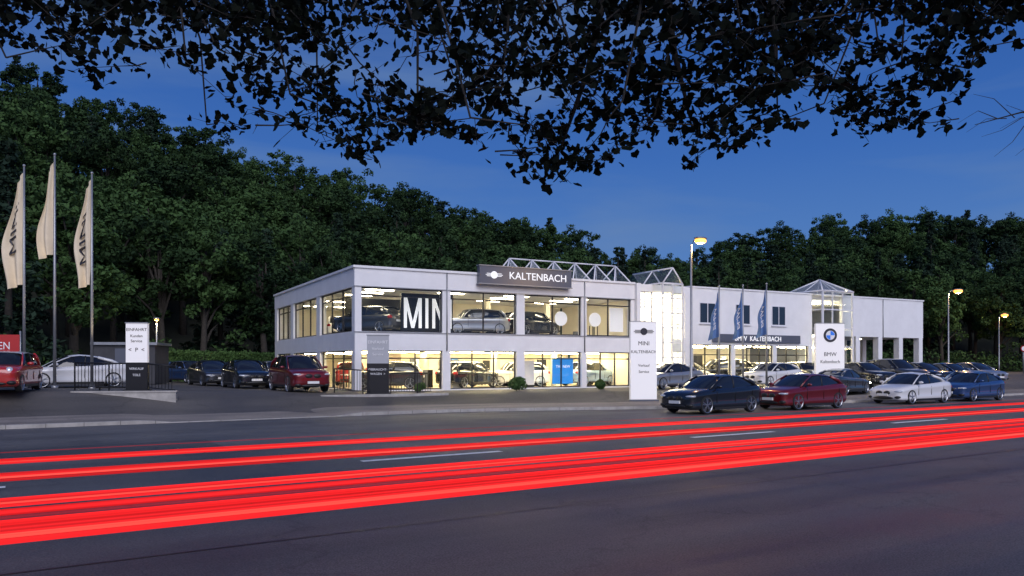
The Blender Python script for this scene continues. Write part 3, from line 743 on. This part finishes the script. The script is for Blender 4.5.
for X, Y in ((.9,36.4),(3.2,35.6)):
    z = site(X,Y); e = empty('flood_light', (X,Y,z)); q = MB()
    q.box(-.16,.16,-.08,.1,.15,.35,0); q.tube([(0,0,0),(0,0,.2)], .03, 6, 0); q.obj('housing', [M_black], e)
    l = D.lights.new('flood', 'SPOT'); l.energy = 380; l.color = (1,.74,.4); l.spot_size = math.radians(50); l.spot_blend = .8; l.shadow_soft_size = .1
    lo = D.objects.new('flood_bulb', l); col.objects.link(lo); lo.parent = e; lo.location = (0,.15,.45)
    lo.rotation_euler = Vector((-.3,2.4,7.2)).to_track_quat('-Z','Y').to_euler()

# ------------------------------------------------------------ railings, low walls, banner, shed
def railing(p0, p1, h=1.0, gap=.13):
    z = site(*p0); e = empty('railing', (p0[0], p0[1], z)); dx, dy = p1[0]-p0[0], p1[1]-p0[1]; n = math.hypot(dx,dy); q = MB()
    zz = site(*p1)-z
    q.tube([(0,0,h),(dx,dy,zz+h)], .028, 6); q.tube([(0,0,.15),(dx,dy,zz+.15)], .02, 6)
    k = 0
    while k*gap < n:
        t = k*gap/n; q.tube([(dx*t,dy*t,zz*t+(.0 if k%10==0 else .15)),(dx*t,dy*t,zz*t+h)], .032 if k%10==0 else .013, 5); k += 1
    q.obj('bars', [M_black], e)
railing((2.3,35.3),(4.0,34.4),1.1); railing((4.8,34.1),(5.7,33.6),1.1); railing((12.6,34.3),(14.0,33.4),1.1); railing((14.9,33.2),(16.9,33.0), 1.0)
q = MB(); q.box(0,3.7,0,.3,-.7,.0,0); q.box(-.03,3.73,-.03,.33,.0,.06,0)
q.obj('low_wall', [M_kerb], None, (2.1,33.9,.80), -.36)
q = MB(); q.box(0,6.03,0,.25,-.5,.08,0); q.obj('low_wall', [M_kerb], None, (11.6,33.2,.45), -.1)
# red and white banner board at the left-hand corner of the lot
e = empty('advertising_banner', (-.9, 36.9, site(-.9,36.9)), -.42); q = MB()
q.box(-1.5,1.5,-.02,.02,.9,2.15,0); q.box(-1.45,1.45,-.026,-.02,1.0,1.28,1)
for x in (-1.5,1.5): q.tube([(x,.05,0),(x,.05,2.3)], .035, 8, 2)
q.obj('panel', [pmat('banner_red', (.42,.02,.02), .6), M_wtext, M_steel], e); text('banner_text', 'WILLKOMMEN', .42, M_wtext, e, (0,-.03,1.7), (PI/2,0,0), .003, .85)
q = MB(); q.box(-1.6,1.6,-1.5,1.5,0,2.2,0); q.box(-1.75,1.75,-1.65,1.65,2.2,2.35,1); q.box(-.5,.5,-1.53,-1.5,.05,2.0,2)
q.obj('garage_shed', [pmat('shed_cladding',(.05,.05,.055),.7,var=.2), M_steel, M_sign], None, (6.2,50,site(6,50)), -.4)
e = empty('traffic_sign', (92, 40.5, site(92,40.5))); q = MB(); q.tube([(0,0,0),(0,0,3.0)], .04, 8, 0)
q.tube([(-.02,-.05,2.7),(-.06,-.1,2.7)], .33, 20, 1); q.tube([(-.06,-.10,2.7),(-.065,-.107,2.7)], .24, 20, 2); q.obj('sign', [M_steel, CM_tail, M_wtext], e)

# ------------------------------------------------------------ vegetation
def leafquads(cs, per, size, r, shell=.55):
    v = []; f = []; tn = []
    for (c, rad) in cs:
        tc = r.random()
        for _ in range(per):
            d = Vector((r.gauss(0,1), r.gauss(0,1), r.gauss(0,1))).normalized() * rad * (shell + (1-shell)*r.random())
            p = c + Vector((d.x, d.y, d.z*.75))
            n = (d.normalized()*.7 + Vector((r.gauss(0,.6), r.gauss(0,.6), r.gauss(.3,.6)))).normalized()
            a = n.orthogonal().normalized(); a = Matrix.Rotation(r.uniform(0,6.28), 3, n) @ a; b_ = n.cross(a)
            s = size*r.uniform(.6,1.4); o = len(v)
            v += [p - a*s, p + b_*s*.55 + a*s*.1, p + a*s, p - b_*s*.55 - a*s*.1]; f.append((o,o+1,o+2,o+3))
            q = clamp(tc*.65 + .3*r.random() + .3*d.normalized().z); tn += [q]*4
    return v, f, tn
def treemesh(seed, H=14, conifer=False):
    r = random.Random(seed); q = MB(); cs = []
    if conifer:
        q.tube([(0,0,-1),(0,0,H*.5),(0,0,H*.97)], [.28,.16,.03], 7, 0)
        n = 26
        for i in range(n):
            t = i/n; z = lerp(2, H, t); rr = lerp(3.0,.25,t**.9)
            for k in range(max(3, int(9*(1-t)))):
                a = r.uniform(0,6.28); d = rr*r.uniform(.35,1.)
                cs.append((Vector((math.cos(a)*d, math.sin(a)*d, z-.25*d)), .38+.35*(1-t)))
        v, f, tn = leafquads(cs, 26, .2, r, shell=.2)
    else:
        lean = Vector((r.uniform(-.6,.6), r.uniform(-.6,.6), 0))
        q.tube([(0,0,-1.5), lean*.2+Vector((0,0,2.5)), lean*.6+Vector((0,0,H*.45)), lean+Vector((0,0,H*.8))], [.36,.27,.18,.05], 8, 0)
        lobes = [(lean+Vector((r.uniform(-2.1,2.1), r.uniform(-2.1,2.1), H*r.uniform(.36,.84))), r.uniform(1.1,2.7)) for _ in range(10)]
        lobes.append((lean+Vector((0,0,H*.87)), 1.5))
        for c, rad in lobes:
            q.tube([lean*.5+Vector((0,0,c.z*.6)), c*.5+Vector((0,0,c.z*.35)), c], [.13,.08,.03], 5, 0)
            for _ in range(10):
                d = Vector((r.gauss(0,1), r.gauss(0,1), r.gauss(0,1))).normalized()*rad*r.uniform(.55,1.15)
                cs.append((c+Vector((d.x,d.y,d.z*.85)), r.uniform(.4,.95)))
        v, f, tn = leafquads(cs, 66, .18, r, shell=.45)
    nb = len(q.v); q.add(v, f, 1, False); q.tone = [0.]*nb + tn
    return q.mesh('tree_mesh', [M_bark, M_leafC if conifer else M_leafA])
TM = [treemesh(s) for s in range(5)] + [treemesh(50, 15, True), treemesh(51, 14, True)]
forest = empty('forest')
cnt = 0
for k in range(9):
    t = -.95
    while t < .92:
        df = table(FRONT, t); d = df + k*7.5 + R.uniform(-3.,3.); f = clamp((d-df)/60)
        tt = t + R.uniform(-.015,.015); s = tt*d
        X = d*VX + s*VY; Y = d*VY - s*VX
        if Y > 42:
            zb = hill(X, Y); top = 1.9 + table(SKY, tt)*(.62+.38*f)*d + R.uniform(-1.8,1.6)
            h = clamp(top - zb, 8, 20)
            con = R.random() < (.16 if t < .1 else .3)
            m = R.choice(TM[5:]) if con else R.choice(TM[:5])
            sc = h/14.2; wsc = clamp(sc, .85, 1.15)*R.uniform(.85,1.25)
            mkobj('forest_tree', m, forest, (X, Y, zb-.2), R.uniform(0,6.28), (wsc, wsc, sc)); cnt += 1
        t += 4.6/d
print('trees', cnt)
r = random.Random(5); cs = []
t = -.9
while t < .9:
    d = table(FRONT, t) - R.uniform(0,3); X = d*VX + t*d*VY; Y = d*VY - t*d*VX
    if Y > 42:
        for _ in range(2): cs.append((Vector((X+R.uniform(-1.5,1.5), Y+R.uniform(-1.5,1.5), hill(X,Y)+R.uniform(.4,2.2))), R.uniform(.9,1.7)))
    t += 1.3/d
v, f, tn = leafquads(cs, 90, .18, r, shell=.6)
q = MB(); q.add(v, f, 0); q.tone = tn; q.obj('undergrowth', [M_leafA])
q = MB(); vs = []; tn = []
h0 = Vector((6.5,61.5)); h1 = Vector((22.,58.6)); hd = (h1-h0); hl = hd.length; hd.normalize(); hn = Vector((-hd.y, hd.x))
for _ in range(26000):
    u = r.uniform(0,hl); side = r.random()
    if side < .6: o_, z = -.7+r.gauss(0,.06), r.uniform(.0,2.1)
    elif side < .9: o_, z = r.uniform(-.7,.7), 2.1+r.gauss(0,.07)
    else: o_, z = .7, r.uniform(0,2.1)
    p = h0 + hd*u + hn*o_; P_ = Vector((p.x,p.y,site(p.x,p.y)+z))
    n = Vector((r.gauss(0,1), r.gauss(0,1), r.gauss(0,1))).normalized(); a = n.orthogonal().normalized(); b_ = n.cross(a); s = r.uniform(.05,.11)
    k = len(vs); vs += [P_-a*s, P_+b_*s*.6, P_+a*s, P_-b_*s*.6]; q.f.append((k,k+1,k+2,k+3)); q.m.append(0); q.sm.append(False)
    tn += [clamp(.5+.5*noise.noise(P_*.8)+r.uniform(-.3,.3))]*4
q.v = [tuple(x) for x in vs]; q.tone = tn; q.obj('hedge', [M_hedge])
# lamp standing by the hedge lights it and the rear of the lot
e = empty('lot_lamp', (8.6, 57.5, site(8.6,57.5))); q = MB(); q.tube([(0,0,0),(0,0,4.2)], .05, 8, 0); q.ellip((0,0,4.3), (.22,.22,.07), 0); q.obj('pole', [M_steel], e)
q = MB(); q.ellip((0,0,4.2), (.15,.15,.07), 0); q.obj('lamp_glass', [M_lamp], e)
l = D.lights.new('lot_light', 'POINT'); l.energy = 160; l.color = (1,.82,.5); l.shadow_soft_size = .1
lo = D.objects.new('bulb', l); col.objects.link(lo); lo.parent = e; lo.location = (0,0,4.0)
def bush(X, Y, rad, h):
    z = site(X,Y); cs = [(Vector((r.uniform(-.4,.4)*rad, r.uniform(-.4,.4)*rad, h*.5+r.uniform(-.2,.25)*h)), rad*.62) for _ in range(7)]
    v, f, tn = leafquads(cs, 260, .055, r, shell=.7); b = MB(); b.tube([(0,0,0),(0,0,h*.5)], .03, 5, 0); nb = len(b.v)
    b.add(v, f, 1); b.tone = [0.]*nb + tn; b.obj('bush', [M_bark, M_hedge], None, (X,Y,z))
for X, Y, a_, h in ((22.1,33.6,.55,.9),(27.4,33.4,.35,.55),(17.2,34.9,.3,.5),(33.8,33.0,.4,.7)): bush(X,Y,a_,h)

# ------------------------------------------------------------ overhanging broadleaf tree beside the viewpoint
def W(s, d, z): return Vector((d*VX + s*VY, d*VY - s*VX, z))
ENV = [(-4.6,4.72),(-4.15,4.67),(-3.83,4.45),(-3.56,4.16),(-3.34,4.54),(-3.02,4.9),(-2.8,4.85),(-2.57,4.22),(-2.4,3.88),(-2.24,4.05),(-2.04,4.62),(-1.77,4.45),
       (-1.5,3.76),(-1.09,3.6),(-.65,3.66),(-.29,3.8),(.07,3.62),(.34,3.3),(.61,3.42),(.83,3.76),(1.15,3.76),(1.51,3.45),(1.82,3.62),(2.09,3.98),
       (2.36,4.3),(2.67,4.28),(3.03,3.92),(3.48,3.74),(3.62,4.05),(3.93,4.45),(4.24,4.6),(4.6,4.92)]
r = random.Random(21)
oh = empty('maple_tree'); wood = MB(); lv = []; lf = []; ltn = []
LEAF = [(0,0),(.18,-.06),(.38,-.10),(.42,.08),(.48,.22),(.38,.34),(.27,.46),(.15,.50),(0,.68),(-.15,.50),(-.27,.46),(-.38,.34),(-.48,.22),(-.42,.08),(-.38,-.10),(-.18,-.06)]
def leaf(p, size):
    n = Vector((r.gauss(0,.7), r.gauss(0,.7), r.gauss(.5,.6))).normalized()
    a = n.orthogonal().normalized(); a = Matrix.Rotation(r.uniform(0,6.28), 3, n) @ a; b_ = n.cross(a)
    o = len(lv); c = r.uniform(-.2,.2); sk_ = r.uniform(.75,1.05)
    for x, y in LEAF: lv.append(p + a*x*size*sk_ + b_*y*size + n*(abs(x)*c*size*2))
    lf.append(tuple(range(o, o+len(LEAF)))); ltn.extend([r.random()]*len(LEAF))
trunk0 = W(6.5,-2.5,0)
wood.tube([trunk0, W(6.4,-2.4,2), W(6.0,-2,4.5), W(5.2,-1.2,7)], [.42,.34,.28,.2], 12)
for pts in ([W(5.2,-1.2,7), W(4.2,3,7.6), W(2.2,7.2,7.0), W(-.5,8,6.4), W(-3,8.5,6.3)],
            [W(5.2,-1.2,7), W(3,1,8), W(0,4,7.6), W(-3,6,6.7), W(-6,7,6.3)],
            [W(6,-2,4.5), W(5.6,2,6.4), W(4.6,6.5,6.4), W(3.6,8.5,5.9), W(2.4,9.2,5.6)],
            [W(4.2,3,7.6), W(1.6,5.5,6.7), W(.9,6.8,5.6), W(.7,7.2,4.6), W(.45,7.3,3.9)],
            [W(2.2,7.2,7.0), W(1.4,7.2,5.6), W(1.5,7.3,4.9), W(1.7,7.4,4.2)],
            [W(5.2,-1.2,7), W(5.5,4,8), W(7,9,7)], [W(5.2,-1.2,7), W(4,-2,10), W(2,0,12)]):
    wood.tube(pts, [lerp(.12,.010,(i/(len(pts)-1))**.6) for i in range(len(pts))], 7)
def twig(p0, p1, nleaf, spread):
    m = p0.lerp(p1,.5) + Vector((r.gauss(0,.1), r.gauss(0,.1), r.gauss(.12,.08)))
    wood.tube([p0, p0.lerp(m,.5)+Vector((r.gauss(0,.03),r.gauss(0,.03),0)), m, p1], [.008,.006,.004,.0025], 4, cap=False)
    for i in range(nleaf):
        t = r.random()**.7
        base = p0.lerp(m, t*2) if t < .5 else m.lerp(p1, t*2-1)
        o = Vector((r.gauss(0,1), r.gauss(0,1), r.gauss(-.15,.45)))*spread*(.4+.6*math.sin(math.pi*min(1,t+.1)))
        p = base + o
        if i % 4 == 0: wood.tube([base, p], [.003,.0015], 3, cap=False)
        leaf(p, r.uniform(.07,.13))
NT = 350
for i in range(NT):
    st_ = -4.9 + 9.8*((i+r.random())/NT); d = r.uniform(6.0,9.0); sc = d/7
    dense = table([(-4.9,.5),(-3,.35),(-2.9,.6),(-1.6,.8),(2.2,1.),(4,.85),(4.9,.4)], st_)
    if r.random() > dense: continue
    ez = 1.9 + (table(ENV, st_)-1.9)*sc
    topz = 1.9 + (5.35-1.9)*sc
    q_ = r.random()**.65
    endz = lerp(topz-.1, ez+.05, q_)
    e_ = W(st_*sc, d, endz)
    drop = r.uniform(.1,.65); side = r.choice((-1,1))*r.uniform(.3,1.0)
    s0 = st_*sc + side; z0 = min(topz+.5, endz + drop)
    p0 = W(s0, d+r.gauss(0,.3), z0)
    twig(p0, e_, int(12+18*(p0-e_).length), .12)
    if r.random() < .3:
        wood.tube([W(s0+side*.8, d, topz+.7), p0.lerp(W(s0+side*.8,d,topz+.7),.4)+Vector((r.gauss(0,.1),r.gauss(0,.1),.05)), p0], [.016,.012,.008], 5, cap=False)
for i in range(2600):
    st_ = r.uniform(-5,4.6); d = r.uniform(6,9.5); sc = d/7
    zz = 1.9 + (5.3 - 1.9 - abs(r.gauss(0,.28)))*sc
    if zz > 1.9+(table(ENV, st_)-1.9)*sc and noise.noise(Vector((st_*1.5, d*.4, zz*1.5))) > -.08: leaf(W(st_*sc, d, zz), r.uniform(.075,.135))
base = W(5.3,7.5,4.3)
for k in range(9):
    a0 = base.lerp(W(4.6,7.5,4.25), k/9); e1 = a0 + (W(-.35-.05*r.random(),0,0)) + Vector((0,0,r.uniform(-.4,.25)))
    wood.tube([a0, a0.lerp(e1,.5)+Vector((0,0,r.uniform(-.05,.1))), e1], [.005,.003,.0015], 4, cap=False)
wood.tube([base, W(4.9,7.5,4.32), W(4.45,7.5,4.2)], [.012,.008,.003], 5, cap=False)
for i in range(3600):  # unseen crown mass above the viewpoint, added to shade the hanging leaves
    s_ = r.gauss(3,4.2); d = r.gauss(-1,3.2); z = r.uniform(7.2,12.5)
    if z < 2.8 + .5*d + 1.2 : continue
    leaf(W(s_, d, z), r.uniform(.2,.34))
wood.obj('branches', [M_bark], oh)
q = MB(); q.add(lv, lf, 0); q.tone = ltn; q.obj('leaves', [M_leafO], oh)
print('leaves', len(lf))

# ------------------------------------------------------------ light and sky
wd = D.worlds.new('World'); scene.world = wd; wd.use_nodes = True
nt = wd.node_tree; N = nt.nodes; Lk = nt.links; bg = N['Background']
tc = N.new('ShaderNodeTexCoord'); sp = N.new('ShaderNodeSeparateXYZ'); Lk.new(tc.outputs['Generated'], sp.inputs[0])
rp = N.new('ShaderNodeValToRGB'); Lk.new(sp.outputs['Z'], rp.inputs[0])
el = rp.color_ramp.elements
el[0].position = 0; el[0].color = (.11,.24,.50,1)
el[1].position = 1; el[1].color = (.006,.034,.17,1)
for p_, c_ in ((.12,(.075,.20,.50,1)),(.25,(.035,.135,.45,1)),(.45,(.014,.075,.33,1))):
    x_ = el.new(p_); x_.color = c_
mp = N.new('ShaderNodeMapping'); mp.inputs['Scale'].default_value = (1.2,1.2,7); Lk.new(tc.outputs['Generated'], mp.inputs['Vector'])
ns = N.new('ShaderNodeTexNoise'); ns.inputs['Scale'].default_value = 1.6; ns.inputs['Detail'].default_value = 7; ns.inputs['Distortion'].default_value = .4
Lk.new(mp.outputs['Vector'], ns.inputs['Vector'])
mr = N.new('ShaderNodeMapRange'); mr.inputs['From Min'].default_value = .46; mr.inputs['From Max'].default_value = .72; mr.inputs['To Max'].default_value = .65
Lk.new(ns.outputs['Fac'], mr.inputs['Value'])
mx = N.new('ShaderNodeMix'); mx.data_type = 'RGBA'; mx.inputs['B'].default_value = (.13,.225,.42,1)
Lk.new(mr.outputs['Result'], mx.inputs['Factor']); Lk.new(rp.outputs['Color'], mx.inputs['A'])
sky = N.new('ShaderNodeTexSky'); sky.sky_type = 'NISHITA'; sky.sun_disc = False
sky.sun_elevation = math.radians(1); sky.sun_rotation = math.radians(200)
ad = N.new('ShaderNodeMix'); ad.data_type = 'RGBA'; ad.blend_type = 'ADD'; ad.inputs['Factor'].default_value = .012
Lk.new(mx.outputs['Result'], ad.inputs['A']); Lk.new(sky.outputs['Color'], ad.inputs['B'])
Lk.new(ad.outputs['Result'], bg.inputs['Color']); bg.inputs['Strength'].default_value = 1.0
sl = D.lights.new('afterglow', 'SUN'); sl.energy = 2.5; sl.angle = math.radians(50); sl.color = (.93,.90,.98)
so = D.objects.new('afterglow', sl); col.objects.link(so)
so.rotation_euler = Vector((.25,.85,-.62)).to_track_quat('-Z','Y').to_euler()

cam = D.cameras.new('camera'); co = D.objects.new('camera', cam); col.objects.link(co)
co.location = (0,0,1.9); co.rotation_euler = (PI/2, 0, math.radians(-33))
cam.sensor_width = 36; cam.lens = 780/1024*36; cam.shift_y = 76/1024; cam.clip_end = 3000; cam.clip_start = .05
scene.camera = co
scene.view_settings.view_transform = 'Standard'; scene.view_settings.look = 'None'; scene.view_settings.exposure = 0
